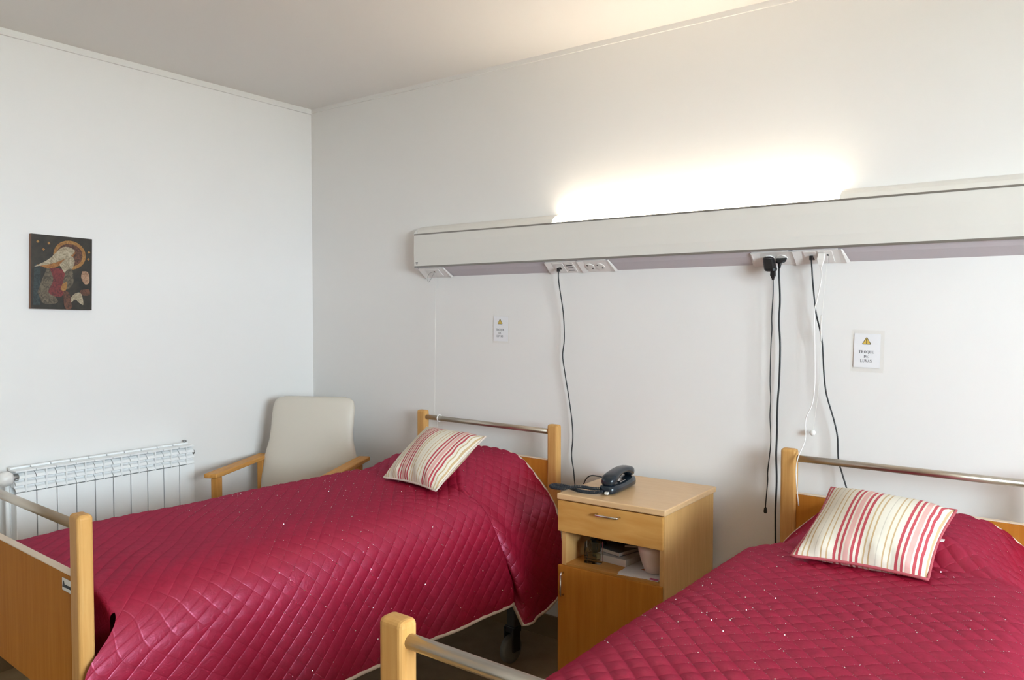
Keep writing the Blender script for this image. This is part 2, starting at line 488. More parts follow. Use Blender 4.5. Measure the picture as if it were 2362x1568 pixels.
def make_bed(label, loc, rz):
    t = thing('hospital_bed', label, 'bed', loc, rz, 'wooden hospital beds')
    hw = BED_W / 2
    for end, yf, z0 in (('headboard', 0.0, 0.30), ('footboard', -BED_L, 0.30)):
        for s in (-1, 1):
            x0, x1 = (s * hw, s * (hw - POST_W)) if s < 0 else (hw - POST_W, hw)
            p = MB().box(x0, x1, yf, yf + POST_D, z0, POST_H, 0.011, 4).build('post', 'beech_post', t)
            MB().lathe([(0.007, 0), (0.007, 0.0025), (0.005, 0.003)], ((x0 + x1) / 2, yf, 0.585), 'Y', 12).build('bolt', 'brushed_steel', p).scale = (1, 1, 1)
        pz0, pz1 = 0.505, 0.854
        yp = yf + POST_D / 2
        pan = MB().box(-hw + POST_W, hw - POST_W, yp - 0.011, yp + 0.011, pz0, pz1 - 0.0035, 0.002).build('%s_panel' % end, 'beech_panel', t)
        MB().box(-hw + POST_W, hw - POST_W, yp - 0.0115, yp + 0.0115, pz1 - 0.0035, pz1, 0.0015).build('edge_band', 'beech_edge', pan)
        MB().tube([(-hw + POST_W - 0.004, yp, 0.978), (hw - POST_W + 0.004, yp, 0.978)], 0.0125, 16).build('%s_rail' % end, 'brushed_steel', t)
        if end == 'footboard':
            pl = MB().box(hw - POST_W - 0.058, hw - POST_W - 0.002, yp - 0.0135, yp - 0.011, pz1 - 0.046, pz1 - 0.014, 0.001).build('maker_plate', 'brushed_steel', pan)
            q = MB()
            xx, zz, yy = hw - POST_W - 0.055, pz1 - 0.037, yp - 0.0142
            q.prism([(0, 0), (0.016, 0), (0.007, 0.016)], lambda a, b, h: (xx + a, yy + h, zz + b), 0, 0.0008)
            for k in range(6):
                q.box(xx + 0.018 + k * 0.0055, xx + 0.0215 + k * 0.0055, yy, yy + 0.0008, zz + 0.001, zz + 0.008)
            q.build('plate_mark', 'ink', pan)
    MB().box(-hw + 0.11, hw - 0.11, -BED_L + 0.12, -0.04, 0.57, 0.71, 0.06, 4).build('mattress', 'mattress_cloth', t)
    f = MB()
    for s in (-1, 1):
        f.box(s * 0.36 - 0.02, s * 0.36 + 0.02, -BED_L + POST_D, 0.0, 0.50, 0.56, 0.004)
    for y in (-0.25, -0.75, -1.2, -1.65):
        f.box(-0.34, 0.34, y - 0.02, y + 0.02, 0.51, 0.565, 0.004)
    f.build('base_frame', 'frame_metal', t)
    for s in (-1, 1):
        for y in (-0.17, -1.72):
            x = s * 0.335
            lg = MB().box(x - 0.022, x + 0.022, y - 0.022, y + 0.022, 0.15, 0.505, 0.004).build('leg', 'frame_metal', t)
            c = MB().lathe([(0.018, -0.016), (0.055, -0.016), (0.06, -0.011), (0.06, 0.011), (0.055, 0.016), (0.018, 0.016)], (x, y - 0.02, 0.06), 'X', 28)
            c.build('caster_wheel', 'caster_grey', lg)
            fk = MB().box(x - 0.028, x - 0.019, y - 0.035, y + 0.012, 0.05, 0.155, 0.003).box(x + 0.019, x + 0.028, y - 0.035, y + 0.012, 0.05, 0.155, 0.003)
            fk.box(x - 0.028, x + 0.028, y - 0.03, y + 0.02, 0.13, 0.158, 0.003)
            fk.build('caster_fork', 'black_plastic', lg)
    return t


B1, B1R = (1.353, -0.118, 0), R(-3.0)
B2, B2R = (3.196, -0.150, 0), R(-1.2)
make_bed('wooden hospital bed beside the radiator and armchair, nearer the picture wall', B1, B1R)
make_bed('wooden hospital bed in the right foreground, under the right-hand paper sign', B2, B2R)

# ------------------------------------------------------------------ bedspreads
PER = 14
DU = 0.0594 / PER


def cr_profile(ctrl, n):
    """ctrl points (x,z) -> n+1 points at equal arc length, plus total length"""
    P = smooth_path([(c[0], 0, c[1]) for c in ctrl], 40)
    A = np.array([(p.x, p.z) for p in P])
    d = np.r_[0, np.cumsum(np.hypot(*np.diff(A, axis=0).T))]
    t = np.linspace(0, d[-1], n + 1)
    return np.c_[np.interp(t, d, A[:, 0]), np.interp(t, d, A[:, 1])], d[-1]


def sstep(a, b, x):
    t = np.clip((x - a) / (b - a), 0, 1)
    return t * t * (3 - 2 * t)


def make_bedspread(name, label, loc, rz, hump, crease, seed, dents, group, left=0.74):
    rng = np.random.default_rng(seed)
    body = [(0, .808), (.15, .807), (.27, .801), (.35, .786), (.408, .750), (.442, .685), (.460, .58), (.478, .34)]
    head = [(0, hump), (.12, hump - .004), (.21, hump - .036), (.305, hump - .115), (.385, hump - .21), (.440, .56), (.480, .40), (.490, .245)]
    head0 = [(0, hump - .008), (.13, hump - .010), (.235, hump - .034), (.335, hump - .115), (.425, hump - .215), (.462, .53), (.478, .42), (.482, .30)]
    _, LB = cr_profile(body, 10)
    nu = int(round(LB / DU))
    du = LB / nu
    PB, LB = cr_profile(body, nu)
    PH, LH = cr_profile(head, nu)
    P0, L0 = cr_profile(head0, nu)
    VL = 1.865
    nv = int(round(VL / du))
    v = np.linspace(0, VL, nv + 1)[:, None]
    nl = int(left * nu)
    jj = np.arange(-nl, nu + 1)
    fr = jj / nu
    af = np.abs(fr)[None, :]
    sg = np.sign(fr)[None, :]
    idx = np.abs(jj)
    bx, bz = PB[idx, 0][None, :], PB[idx, 1][None, :]
    k0 = sstep(0.0, 0.20, v)
    hx = P0[idx, 0][None, :] * (1 - k0) + PH[idx, 0][None, :] * k0
    hz = P0[idx, 1][None, :] * (1 - k0) + PH[idx, 1][None, :] * k0
    hl = L0 * (1 - k0) + LH * k0
    vc = crease - 0.15 * np.clip((af - 0.42) / 0.5, 0, 1)            # the tuck runs towards the head as it drops
    wid = 0.10 - 0.086 * np.clip((af - 0.25) / 0.22, 0, 1)
    b = sstep(0, 1, (v - (vc - wid)) / wid)
    X = (hx * (1 - b) + bx * b) * sg
    Z = hz * (1 - b) + bz * b
    S = (hl * (1 - b) + LB * b) * fr[None, :]
    V = np.broadcast_to(v, X.shape)
    Y = -V.copy()
    # tuck dip, wavy hang, side dents
    dip = np.exp(-((V - vc - 0.004) / 0.011) ** 2)
    Z = Z - 0.016 * dip * (1 - sstep(0.40, 0.5, af))
    X = X - sg * 0.026 * dip * sstep(0.40, 0.52, af)
    X = X + sg * 0.030 * np.exp(-((V - vc + 0.055) / 0.05) ** 2) * (1 - b) * sstep(0.36, 0.56, af)
    Z = Z + 0.012 * np.exp(-((V - vc + 0.05) / 0.04) ** 2) * (1 - b) * (1 - sstep(0.36, 0.5, af)) * sstep(0.12, 0.3, af)
    low = sstep(0.5, 1.0, af)
    X = X + sg * low * (0.007 * np.sin(V * 9.3 + seed) + 0.005 * np.sin(V * 21 + 2 * seed)) * b
    X = X + sg * sstep(0.5, 1, af) * (1 - b) * 0.010 * np.sin(V * 16 + 0.6)
    Z = Z + 0.004 * np.sin(V * 5.1 + seed) * np.cos(X * 6 + seed) * (1 - low)
    for (dx, dv, rx, rv, dep) in dents:
        Z = Z - dep * np.exp(-((X - dx) / rx) ** 2 - ((V - dv) / rv) ** 2) * (1 - sstep(0.5, 0.6, af))
    # foot end: the side swings out past the post
    sw = sstep(1.45, VL, V)
    out = sstep(0.50, 0.66, af)
    Y = Y - sw * out * 0.10
    X = X + sg * sw * out * 0.012
    # the top dips a little towards the footboard
    Z = Z - 0.012 * sstep(1.6, VL, V) * (1 - low)
    base = np.stack([X, Y, Z], -1)
    # quilting
    gu, gv = np.gradient(base, axis=0), np.gradient(base, axis=1)
    nrm = np.cross(gv, -gu)
    nrm = nrm / (np.linalg.norm(nrm, axis=-1, keepdims=True) + 1e-12)
    if nrm[nv // 2, nl, 2] < 0:
        nrm = -nrm
    a = (S + V) / (PER * du)
    c = (S - V) / (PER * du)
    ha = np.abs(np.sin(np.pi * a))
    hb = np.abs(np.sin(np.pi * c))
    top_w = 1 - sstep(0.34, 0.47, af)
    puff = top_w * hb ** 0.45 * (0.45 + 0.55 * ha ** 0.4) + (1 - top_w) * 0.55 * (ha * hb) ** 0.27
    amp = 0.0062 * (1 + 0.25 * np.sin(V * 13 + S * 7 + seed))
    pos = base + nrm * (puff * amp)[..., None]
    nr, nc = X.shape
    ii = np.arange(nr * nc).reshape(nr, nc)
    quads = np.stack([ii[:-1, :-1], ii[1:, :-1], ii[1:, 1:], ii[:-1, 1:]], -1).reshape(-1, 4)
    verts = pos.reshape(-1, 3)
    uk = 0.0594 / (PER * du)
    uvx = np.stack([S * uk, V * uk], -1).reshape(-1, 2)
    # hanging tuck at the foot for the top columns
    top_c = np.where(np.abs(fr) < 0.50)[0]
    nh = 24
    c0, c1 = top_c[0], top_c[-1] + 1
    prev = ii[-1, c0:c1]
    off = nr * nc
    ev, eu, eq = [], [], []
    for h in range(1, nh + 1):
        q = h / nh
        ang = min(q * 6, 1) * math.pi / 2
        row = pos[-1, c0:c1].copy()
        row[:, 1] -= 0.012 * math.sin(ang)
        row[:, 2] -= 0.012 * (1 - math.cos(ang)) + max(q - 1 / 6, 0) * 0.20
        ev.append(row)
        eu.append(np.stack([S[-1, c0:c1] * uk, np.full(c1 - c0, (VL + q * 0.2) * uk)], -1))
        cur = off + np.arange(c1 - c0)
        off += c1 - c0
        eq.append(np.stack([prev[:-1], cur[:-1], cur[1:], prev[1:]], -1))
        prev = cur
    verts = np.concatenate([verts] + ev)
    uvx = np.concatenate([uvx] + eu)
    quads = np.concatenate([quads] + eq)
    me = bpy.data.meshes.new(name)
    me.vertices.add(len(verts)); me.vertices.foreach_set('co', verts.astype(np.float32).ravel())
    me.loops.add(quads.size); me.loops.foreach_set('vertex_index', quads.astype(np.int32).ravel())
    me.polygons.add(len(quads))
    me.polygons.foreach_set('loop_start', np.arange(0, quads.size, 4, dtype=np.int32))
    me.polygons.foreach_set('loop_total', np.full(len(quads), 4, dtype=np.int32))
    me.polygons.foreach_set('use_smooth', np.ones(len(quads), dtype=bool))
    ul = me.uv_layers.new(name='UVMap')
    ul.data.foreach_set('uv', uvx[quads.ravel()].astype(np.float32).ravel())
    me.update(calc_edges=True)
    me.materials.append(MATS['burgundy_satin'])
    o = link(name, me)
    o.location = loc
    o.rotation_euler = (0, 0, rz)
    tag(o, label, 'bedspread', group)
    # cream hem
    path = [base[r, -1] for r in range(nr - 1, -1, -5)] + [base[0, k] for k in range(nc - 1, -1, -6)] + [base[r, 0] for r in range(0, nr, 5)]
    path = [tuple(p + np.array([0, 0, -0.003])) for p in path]
    MB().tube(path, 0.0075, 6).build('hem_binding', 'cream_trim', o)
    # silver thread dots along the seams
    # seams follow a = integer / c = integer; use the true surface coordinate
    da = np.abs(a - np.round(a)) * PER * du / math.sqrt(2)
    dc = np.abs(c - np.round(c)) * PER * du / math.sqrt(2)
    on = np.where(np.minimum(da, dc) < 0.0011)
    pts = np.stack(on, -1)
    sel = rng.random(len(pts)) < 0.62
    pts = pts[sel]
    sv, sf, sm_ = [], [], []
    for (r, k) in pts:
        p = pos[r, k]
        n0 = nrm[r, k]
        ta = np.array([1, 1, 0.0]) if da[r, k] < dc[r, k] else np.array([1, -1, 0.0])
        wild = rng.random() < 0.11
        n_ = n0 + rng.normal(0, 0.75 if wild else 0.20, 3)
        n_ /= np.linalg.norm(n_)
        for rep in range(1):
            tt = np.cross(n_, [0.3, 0.9, 0.2]); tt /= np.linalg.norm(tt)
            bb = np.cross(n_, tt)
            q = 0.0009 if not wild else rng.uniform(0.0009, 0.0021)
            ce = p + n0 * 0.0016 + (rep * 0.0042) * (ta[0] * (gv[r, k] / du) + ta[1] * (-gu[r, k] / du) * -1) / math.sqrt(2) * (1 if da[r, k] < dc[r, k] else 1)
            o4 = len(sv)
            sv += [ce + tt * q, ce + bb * q, ce - tt * q, ce - bb * q]
            sf.append((o4, o4 + 1, o4 + 2, o4 + 3))
            sm_.append(1 if wild else 0)
    me2 = bpy.data.meshes.new('sequin_thread')
    me2.from_pydata([tuple(p) for p in sv], [], sf)
    me2.materials.append(MATS['silver_thread'])
    me2.materials.append(MATS['silver_sequin'])
    me2.polygons.foreach_set('material_index', sm_)
    sq = link('sequin_thread', me2, o)
    sq['kind'] = 'stuff'
    return o


SPREADS = 'burgundy quilted bedspreads'
make_bedspread('bedspread', 'burgundy quilted satin bedspread on the bed beside the nightstand and radiator', B1, B1R, .880, .475, 3,
               [(0.10, 1.60, 0.16, 0.10, 0.016), (-0.15, 1.2, 0.2, 0.2, 0.008)], SPREADS)
make_bedspread('bedspread', 'burgundy quilted satin bedspread on the right foreground bed', B2, B2R, .872, .450, 8,
               [(-0.1, 1.0, 0.25, 0.3, 0.008)], SPREADS)


# ------------------------------------------------------------------ cushions
def make_cushion(label, corners, mat_name, pipe, tag_at=None):
    FL, FR, BR, BL = [np.array(c, float) for c in corners]
    org = (FL + FR + BR + BL) / 4
    n = 44
    u = np.linspace(0, 1, n + 1)[None, :]
    v = np.linspace(0, 1, n + 1)[:, None]
    pu = u + 0.035 * np.sin(np.pi * v) * -(2 * u - 1) * (np.abs(2 * u - 1) ** 3)
    pv = v + 0.035 * np.sin(np.pi * u) * -(2 * v - 1) * (np.abs(2 * v - 1) ** 3)
    U, Vv = pu[..., None], pv[..., None]
    P = FL * (1 - U) * (1 - Vv) + FR * U * (1 - Vv) + BR * U * Vv + BL * (1 - U) * Vv - org
    N = np.cross(FR - FL, BL - FL); N /= np.linalg.norm(N)
    prof = np.maximum((1 - (2 * u - 1) ** 2) * (1 - (2 * v - 1) ** 2), 0) ** 0.55
    wr_ = 0.004 * np.sin(u * 31 + 3 * np.sin(v * 5)) * np.exp(-((v - 0.06) / 0.09) ** 2) + 0.003 * np.sin(v * 27 + 4 * u) * np.exp(-((u - 0.95) / 0.08) ** 2) \
        + 0.003 * np.sin(u * 9 + v * 7)
    edge = np.minimum(np.minimum(u, 1 - u), np.minimum(v, 1 - v))
    wr_ = wr_ * np.clip(edge * 25, 0, 1)
    T = P + N * (prof * 0.072 + wr_)[..., None]
    Bm = P - N * (prof * 0.055)[..., None]
    k = n + 1
    ii = np.arange(k * k).reshape(k, k)
    verts = np.concatenate([T.reshape(-1, 3), Bm.reshape(-1, 3)])
    q1 = np.stack([ii[:-1, :-1], ii[:-1, 1:], ii[1:, 1:], ii[1:, :-1]], -1).reshape(-1, 4)
    q2 = np.stack([ii[:-1, :-1], ii[1:, :-1], ii[1:, 1:], ii[:-1, 1:]], -1).reshape(-1, 4) + k * k
    quads = np.concatenate([q1, q2])
    me = bpy.data.meshes.new('cushion_cover')
    me.from_pydata(verts.tolist(), [], quads.tolist())
    uvs = np.stack([np.broadcast_to(u, (k, k)), np.broadcast_to(v, (k, k))], -1).reshape(-1, 2)
    uvs = np.concatenate([uvs, uvs])
    ul = me.uv_layers.new(name='UVMap')
    ul.data.foreach_set('uv', uvs[quads.ravel()].astype(np.float32).ravel())
    me.polygons.foreach_set('use_smooth', [True] * len(quads))
    me.materials.append(MATS[mat_name])
    t = thing('cushion', label, 'cushion', tuple(org), 0, 'striped cushions')
    link('cushion_cover', me, t)
    ring = [P[0, j] for j in range(0, k - 1, 2)] + [P[j, -1] for j in range(0, k - 1, 2)] + [P[-1, j] for j in range(k - 1, 0, -2)] + [P[j, 0] for j in range(k - 1, 0, -2)]
    MB().tube([tuple(p) for p in ring], 0.0042, 8, closed=True).build('piping', pipe, t)
    if tag_at:
        c = P[int(tag_at * n), -1]
        MB().box(c[0], c[0] + 0.012, c[1] - 0.012, c[1] + 0.012, c[2] - 0.004, c[2] - 0.002).build('care_tag', 'paper', t)
    return t


make_cushion('striped cushion tilted on the bed beside the armchair, pale piping', [(1.313, -.717, .822), (1.649, -.771, .822), (1.629, -.436, .985), (1.246, -.38, .985)],
             'striped_cotton_one', 'cream_piping')
make_cushion('red and cream striped cushion on the right foreground bed, red piping', [(2.984, -.777, .822), (3.324, -.769, .822), (3.347, -.425, .932), (2.995, -.39, .945)],
             'striped_cotton_two', 'red_piping', 0.55)

# ------------------------------------------------------------------ nightstand
NS = (2.255, -0.05, 0)
ns = thing('nightstand', 'beech nightstand with one drawer, open shelf and door between the beds', 'nightstand', NS)
nx, ny = 0.215, -0.45          # half width, front plane (local y)
cb = MB()
MB().box(-nx + .006, -nx + .024, ny + .003, 0, 0.03, 0.796).build('side_panel', 'beech_side_lit', ns)
MB().box(nx - .018, nx, ny + .003, 0, 0.03, 0.796).build('side_panel', 'beech_side_lit', ns)
MB().box(-nx + .024, nx - .018, -0.012, -0.002, 0.03, 0.79).build('back_panel', 'beech_panel', ns)
MB().box(-nx + .024, nx - .018, ny + .006, -0.012, 0.534, 0.550).build('shelf', 'beech_horizontal', ns)
MB().box(-nx + .024, nx - .018, ny + .01, -0.012, 0.668, 0.682).build('drawer_floor', 'beech_horizontal', ns)
MB().box(-nx + .024, nx - .018, ny + .03, -0.012, 0.03, 0.05).build('bottom_panel', 'beech_horizontal', ns)
MB().box(-nx - 0.004, nx + 0.012, ny - 0.018, 0.0, 0.797, 0.819, 0.004, 3).build('top', 'beech_top', ns)
dr = MB().box(-nx, nx + .001, ny - 0.016, ny, 0.676, 0.793, 0.0015).build('drawer', 'beech_drawer', ns)


def bar_handle(mb, p0, p1, out, r=0.004):
    p0, p1, out = Vector(p0), Vector(p1), Vector(out)
    d = (p1 - p0).normalized() * 0.006
    mb.tube([p0, p0 + out * .8, p0 + out + d, p1 + out - d, p1 + out * .8, p1], r, 10)
    return mb


bar_handle(MB(), (-0.043, ny - .016, .766), (0.049, ny - .016, .766), (0, -.022, 0)).build('handle', 'chrome', dr)
do = MB().box(-nx, nx - .003, ny - 0.016, ny, 0.06, 0.545, 0.0015).build('door', 'beech_panel', ns)
bar_handle(MB(), (-0.190, ny - .016, .52), (-0.190, ny - .016, .435), (0, -.020, 0)).build('handle', 'chrome', do)
for sx in (-1, 1):
    for y in (ny + .05, -.05):
        MB().lathe([(0.018, 0.0), (0.02, 0.004), (0.02, 0.03)], (sx * 0.18, y, 0), 'Z', 16).build('foot', 'black_plastic', ns)

# things in the open shelf
SH = 0.5505
pb = thing('perfume_bottle', 'square clear glass perfume bottle standing in the nightstand shelf', 'bottle', (2.148, -.432, SH), R(12))
gb = MB()
gb.box(-.032, .032, -.017, .017, 0.0, .083, .003, 2)
g_ = gb.build('glass_body', 'thin_glass', pb)
MB().box(-.0255, .0255, -.0105, .0105, .0125, .036, .002, 2).build('liquid', 'thin_liquid', pb)
MB().lathe([(.009, .083), (.009, .089), (.013, .0895), (.013, .113), (.011, .115)], n=20).build('cap', 'black_plastic', pb)


def book(name, label, loc, rz, w, d, h, cover, group=None):
    t = thing(name, label, 'book', loc, rz, group)
    MB().box(-w / 2 + .002, w / 2 - .003, -d / 2 + .002, d / 2 - .003, .0015, h - .0015).build('pages', 'book_pages', t)
    MB().box(-w / 2, w / 2, -d / 2, d / 2, h - .0015, h, .0004).box(-w / 2, w / 2, -d / 2, d / 2, 0, .0015, .0004).box(-w / 2, -w / 2 + .0015, -d / 2, d / 2, 0.0015, h - .0015).build('cover', cover, t)
    return t


book('paperback_book', 'thick pale paperback lying under the other book on the nightstand shelf', (2.215, -.305, SH), R(-6), .135, .19, .026, 'book_pages', 'books on the nightstand shelf')
book('paperback_book', 'grey-covered paperback lying on top of the thick pale book', (2.195, -.285, SH + .0262), R(-14), .125, .18, .016, 'book_cover_grey', 'books on the nightstand shelf')
bt = book('open_booklet', 'dark booklet with curling pages on top of the grey paperback', (2.235, -.235, SH + .0425), R(25), .10, .13, .010, 'book_cover_dark', 'books on the nightstand shelf')
# loose papers
PAP = 'loose papers on the nightstand shelf'
for k, (x, y, rz, dz, lb) in enumerate(((2.352, -.395, R(8), 0.0, 'white sheet lying lowest of the loose papers on the nightstand shelf'),
                                        (2.362, -.392, R(-3), 0.0014, 'white folded sheet on top of the loose papers on the nightstand shelf'))):
    t = thing('loose_paper', lb, 'paper', (x, y, SH + dz), rz, PAP)
    MB().box(-.082, .082, -.09, .09, 0, .0012).build('sheet', 'paper', t)
    if k == 1:
        MB().box(.045, .078, -.088, -.07, .0012, .0016).build('print', 'magenta_ink', t)
        MB().prism([(0.0, 0.0), (.05, -.012), (.055, .03), (.02, .035)], lambda a, b, h: (a - .03, b - .01, h), .0012, .0016).build('print', 'orange_ink', t)
mg = thing('ceramic_vase', 'pale pink ceramic vase standing on papers in the nightstand shelf', 'vase', (2.386, -.402, SH + .0028))
MB().lathe([(.026, 0), (.034, .006), (.043, .03), (.051, .055), (.058, .08), (.061, .104), (.057, .104), (.054, .08), (.040, .03), (.030, .012), (.001, .010)], n=32).build('vase_body', 'mug_ceramic', mg)
sb = thing('small_brass_ornament', 'small brown brass ornament behind the vase in the nightstand shelf', 'ornament', (2.315, -.285, SH))
MB().lathe([(.014, 0), (.016, .003), (.008, .008), (.017, .018), (.019, .028), (.014, .040), (.006, .046)], n=20).build('ornament_body', 'brass', sb)
MB().lathe([(.006, 0.046), (.007, .049), (.003, .054)], n=14).build('ornament_finial', 'brass', sb)
gc = thing('clear_glass_cup', 'small clear glass cup with handle behind the perfume bottle', 'cup', (2.122, -.345, SH))
MB().lathe([(.024, 0), (.027, .002), (.030, .055), (.028, .055), (.025, .006), (.001, .005)], n=24).build('cup_body', 'thin_glass', gc)
MB().tube([(-.026, -.004, .046), (-.038, -.006, .045), (-.043, -.007, .032), (-.036, -.006, .016), (-.024, -.004, .014)], .0028, 8).build('cup_handle', 'perfume_glass', gc)

# ------------------------------------------------------------------ telephone
ph = thing('telephone', 'dark slate corded telephone lying on the nightstand top', 'telephone', (2.195, -.325, .8195), R(4))


def sec(y, z, w, h, p=3.0, n=20, tilt=0.0):
    out = []
    for j in range(n):
        a = 2 * math.pi * j / n
        c, s = math.cos(a), math.sin(a)
        x = w * abs(c) ** (2 / p) * (1 if c >= 0 else -1)
        zz = h * abs(s) ** (2 / p) * (1 if s >= 0 else -1)
        out.append((x, y - zz * tilt, z + zz))
    return out


MB().loft([sec(y, z, w, h, 3.2) for y, z, w, h in ((-.116, .016, .010, .006), (-.112, .017, .026, .014), (-.095, .018, .034, .0175), (-.05, .017, .036, .0165), (.0, .017, .036, .0165),
                                                   (.05, .019, .036, .0185), (.09, .021, .034, .0205), (.108, .021, .026, .016), (.112, .021, .010, .008))]).build('base', 'slate_plastic', ph)
MB().loft([sec(y, z, w, h, 2.8) for y, z, w, h in ((-.110, .046, .008, .006), (-.106, .047, .022, .014), (-.09, .051, .029, .020), (-.07, .057, .029, .0195), (-.04, .067, .026, .0135),
                                                   (0, .073, .025, .012), (.04, .072, .026, .013), (.07, .064, .029, .0185), (.09, .059, .028, .019), (.104, .055, .021, .013), (.108, .054, .008, .006))]).build('handset', 'slate_plastic', ph)
MB().box(-.018, .018, -.02, .03, .0325, .036, .001).build('cradle_hook', 'chrome', ph)


def coil(path, rad, pitch, r, n=7):
    P = smooth_path(path, 14)
    L = [0]
    for i in range(1, len(P)):
        L.append(L[-1] + (P[i] - P[i - 1]).length)
    tot = L[-1]
    turns = tot / pitch
    N = int(turns * n)
    out = []
    j = 0
    for i in range(N + 1):
        s = tot * i / N
        while j < len(L) - 2 and L[j + 1] < s:
            j += 1
        f = (s - L[j]) / max(L[j + 1] - L[j], 1e-9)
        p = P[j].lerp(P[j + 1], f)
        t = (P[j + 1] - P[j]).normalized()
        up = Vector((0, 0, 1)); up = (up - t * up.dot(t)).normalized()
        sd = t.cross(up)
        a = 2 * math.pi * i / n
        out.append(p + up * math.cos(a) * rad + sd * math.sin(a) * rad)
    return out


cp = [(2.195, -.445, .833), (2.165, -.462, .829), (2.11, -.470, .828), (2.065, -.455, .829), (2.035, -.452, .833), (2.000, -.462, .836), (1.985, -.48, .834), (2.000, -.493, .832), (2.04, -.488, .832),
      (2.07, -.475, .838), (2.11, -.458, .842), (2.15, -.452, .840), (2.18, -.442, .842)]
MB().tube(coil([(p[0] - 2.195, p[1] + .325, p[2] - .8195) for p in cp], .0055, .0042, .0017, 8), .0018, 5).build('coiled_cord', 'cord_slate', ph).rotation_euler = (0, 0, R(-4))
MB().box(.0, .014, -.128, -.110, .004, .014, .002).build('cord_plug', 'clear_string', ph)

# ------------------------------------------------------------------ armchair
CH, CHR = (.476, -.528, 0), R(27.5)
ch = thing('armchair', 'cream vinyl armchair with beech arms in the room corner', 'armchair', CH, CHR)
# profile of the back: height -> centre line (local y, back is +y), half width
bp_ = [(.40, .165, .245), (.50, .180, .255), (.60, .195, .262), (.68, .21, .260), (.75, .222, .252), (.79, .228, .242), (.83, .235, .232), (.88, .243, .227), (.95, .259, .227), (1.00, .272, .226), (1.035, .281, .218), (1.05, .286, .200), (1.058, .289, .165)]
bk = MB()
secs = []
for z, y, w in bp_:
    th = .030 if z < 1.03 else (.026 if z < 1.045 else (.018 if z < 1.055 else .008))
    s_ = []
    nn = 40
    for j in range(nn):
        a = 2 * math.pi * j / nn
        c, s = math.cos(a), math.sin(a)
        xx = w * abs(c) ** (2 / 7) * (1 if c >= 0 else -1)
        bulge = .012 * (1 - (xx / w) ** 2)
        yy = th * abs(s) ** (2 / 3) * (1 if s >= 0 else -1)
        s_.append((xx, y + yy - (bulge if s < 0 else 0), z))
    secs.append(s_)
bk.loft(secs)
bk.build('backrest', 'beige_vinyl', ch)
MB().box(-.25, .25, -.29, .17, .39, .49, .035, 4).build('seat', 'beige_vinyl', ch)
MB().box(-.25, .25, -.27, -.235, .33, .385, .004).box(-.25, .25, .15, .185, .33, .385, .004).build('seat_rail', 'beech_horizontal', ch)
for s in (-1, 1):
    xo, xi = s * .312, s * .246
    x0, x1 = min(xo, xi), max(xo, xi)
    MB().box(x0, x1, -.278, .27, .728, .75, .006, 3).build('arm', 'beech_arm', ch)
    xc = s * .268
    MB().box(xc - .016, xc + .016, -.265, -.215, 0, .728, .005, 2).build('leg', 'beech_vertical', ch)
    MB().box(xc - .016, xc + .016, .19, .235, 0, .728, .005, 2).build('leg', 'beech_vertical', ch)
    MB().box(xc - .012, xc + .012, -.215, .19, .33, .385, .004).build('side_rail', 'beech_arm', ch)

# ------------------------------------------------------------------ radiator
rad = thing('radiator', 'white aluminium panel radiator on the left wall under the picture', 'radiator', (0, -1.224, 0))
sm = MB()
hw = .0385
sm.box(.092, .100, -hw, hw, .285, .757, .002)                                   # front plate
sm.box(.030, .040, -hw, hw, .285, .835, .001)                                   # rear plate
sm.box(.040, .092, -.003, .003, .30, .757)                                      # web
for yy in (-hw + .002, hw - .006):
    sm.box(.040, .092, yy, yy + .004, .30, .74)
sm.box(.045, .085, -.04, .04, .29, .33, .006)
sm.box(.045, .085, -.04, .04, .775, .815, .006)                                 # header
sm.box(.034, .1, -.003, .003, .757, .846, .001)                                 # centre rib
sm.box(.020, .100, -hw, hw, .842, .850, .002)                                   # top lip
sm.box(.020, .045, -hw, hw, .850, .858, .002)
for zc in (.772, .799, .826):                                                   # sloping louvres, curled at the front
    fn = lambda a, b, h: (a, h, b)
    sm.prism([(.098, zc - .012), (.100, zc - .010), (.094, zc + .001), (.080, zc + .010), (.055, zc + .016), (.055, zc + .013), (.079, zc + .007), (.092, zc - .002)], fn, -hw, hw)
sme = sm.mesh('radiator_section')
sme.materials.append(MATS['white_enamel'])
for k in range(10):
    link('radiator_section', sme, rad, (0, -.36 + .08 * k, 0))
kn = MB().lathe([(.010, 0), (.022, -.003), (.029, -.014), (.031, -.028), (.028, -.044), (.018, -.056), (.004, -.060)], (.085, -.405, .822), 'Y', 24).build('valve_knob', 'white_plastic', rad)
MB().lathe([(.012, .028), (.015, .026), (.015, .006), (.012, -.002)], (.085, -.412, .822), 'Y', 20).build('valve_body', 'valve_grey', rad)
MB().tube([(.065, -.418, .795), (.065, -.418, .60), (.065, -.418, .30), (.03, -.418, .20), (.008, -.418, .19)], .008, 10).build('pipe', 'white_enamel', rad)
MB().lathe([(.013, .400), (.014, .412), (.010, .418)], (.065, 0, .81), 'Y', 16).build('bleed_cap', 'valve_grey', rad)
MB().box(.020, .036, .385, .398, .858, .868, .002).build('bleed_screw', 'valve_grey', rad)
for yy in (-.30, .27):
    MB().box(0.001, .03, yy, yy + .03, .70, .73).build('wall_bracket', 'white_enamel', rad)

# ------------------------------------------------------------------ picture (a plain stand-in in the same colours)
pic = thing('picture', 'small dark picture with a golden disc and crimson shapes on the left wall', 'picture', (0.001, -1.391, 1.678))
pic.rotation_euler = (R(-1.3), 0, 0)
pw, phh = .126, .160
MB().box(0, .020, -pw, pw, -phh, phh, .001).build('panel', 'picture_edge', pic)
MB().box(.020, .0208, -pw + .0005, pw - .0005, -phh + .0005, phh - .0005).build('painted_ground', 'paint_dark', pic)
LAYER = [0.0208]


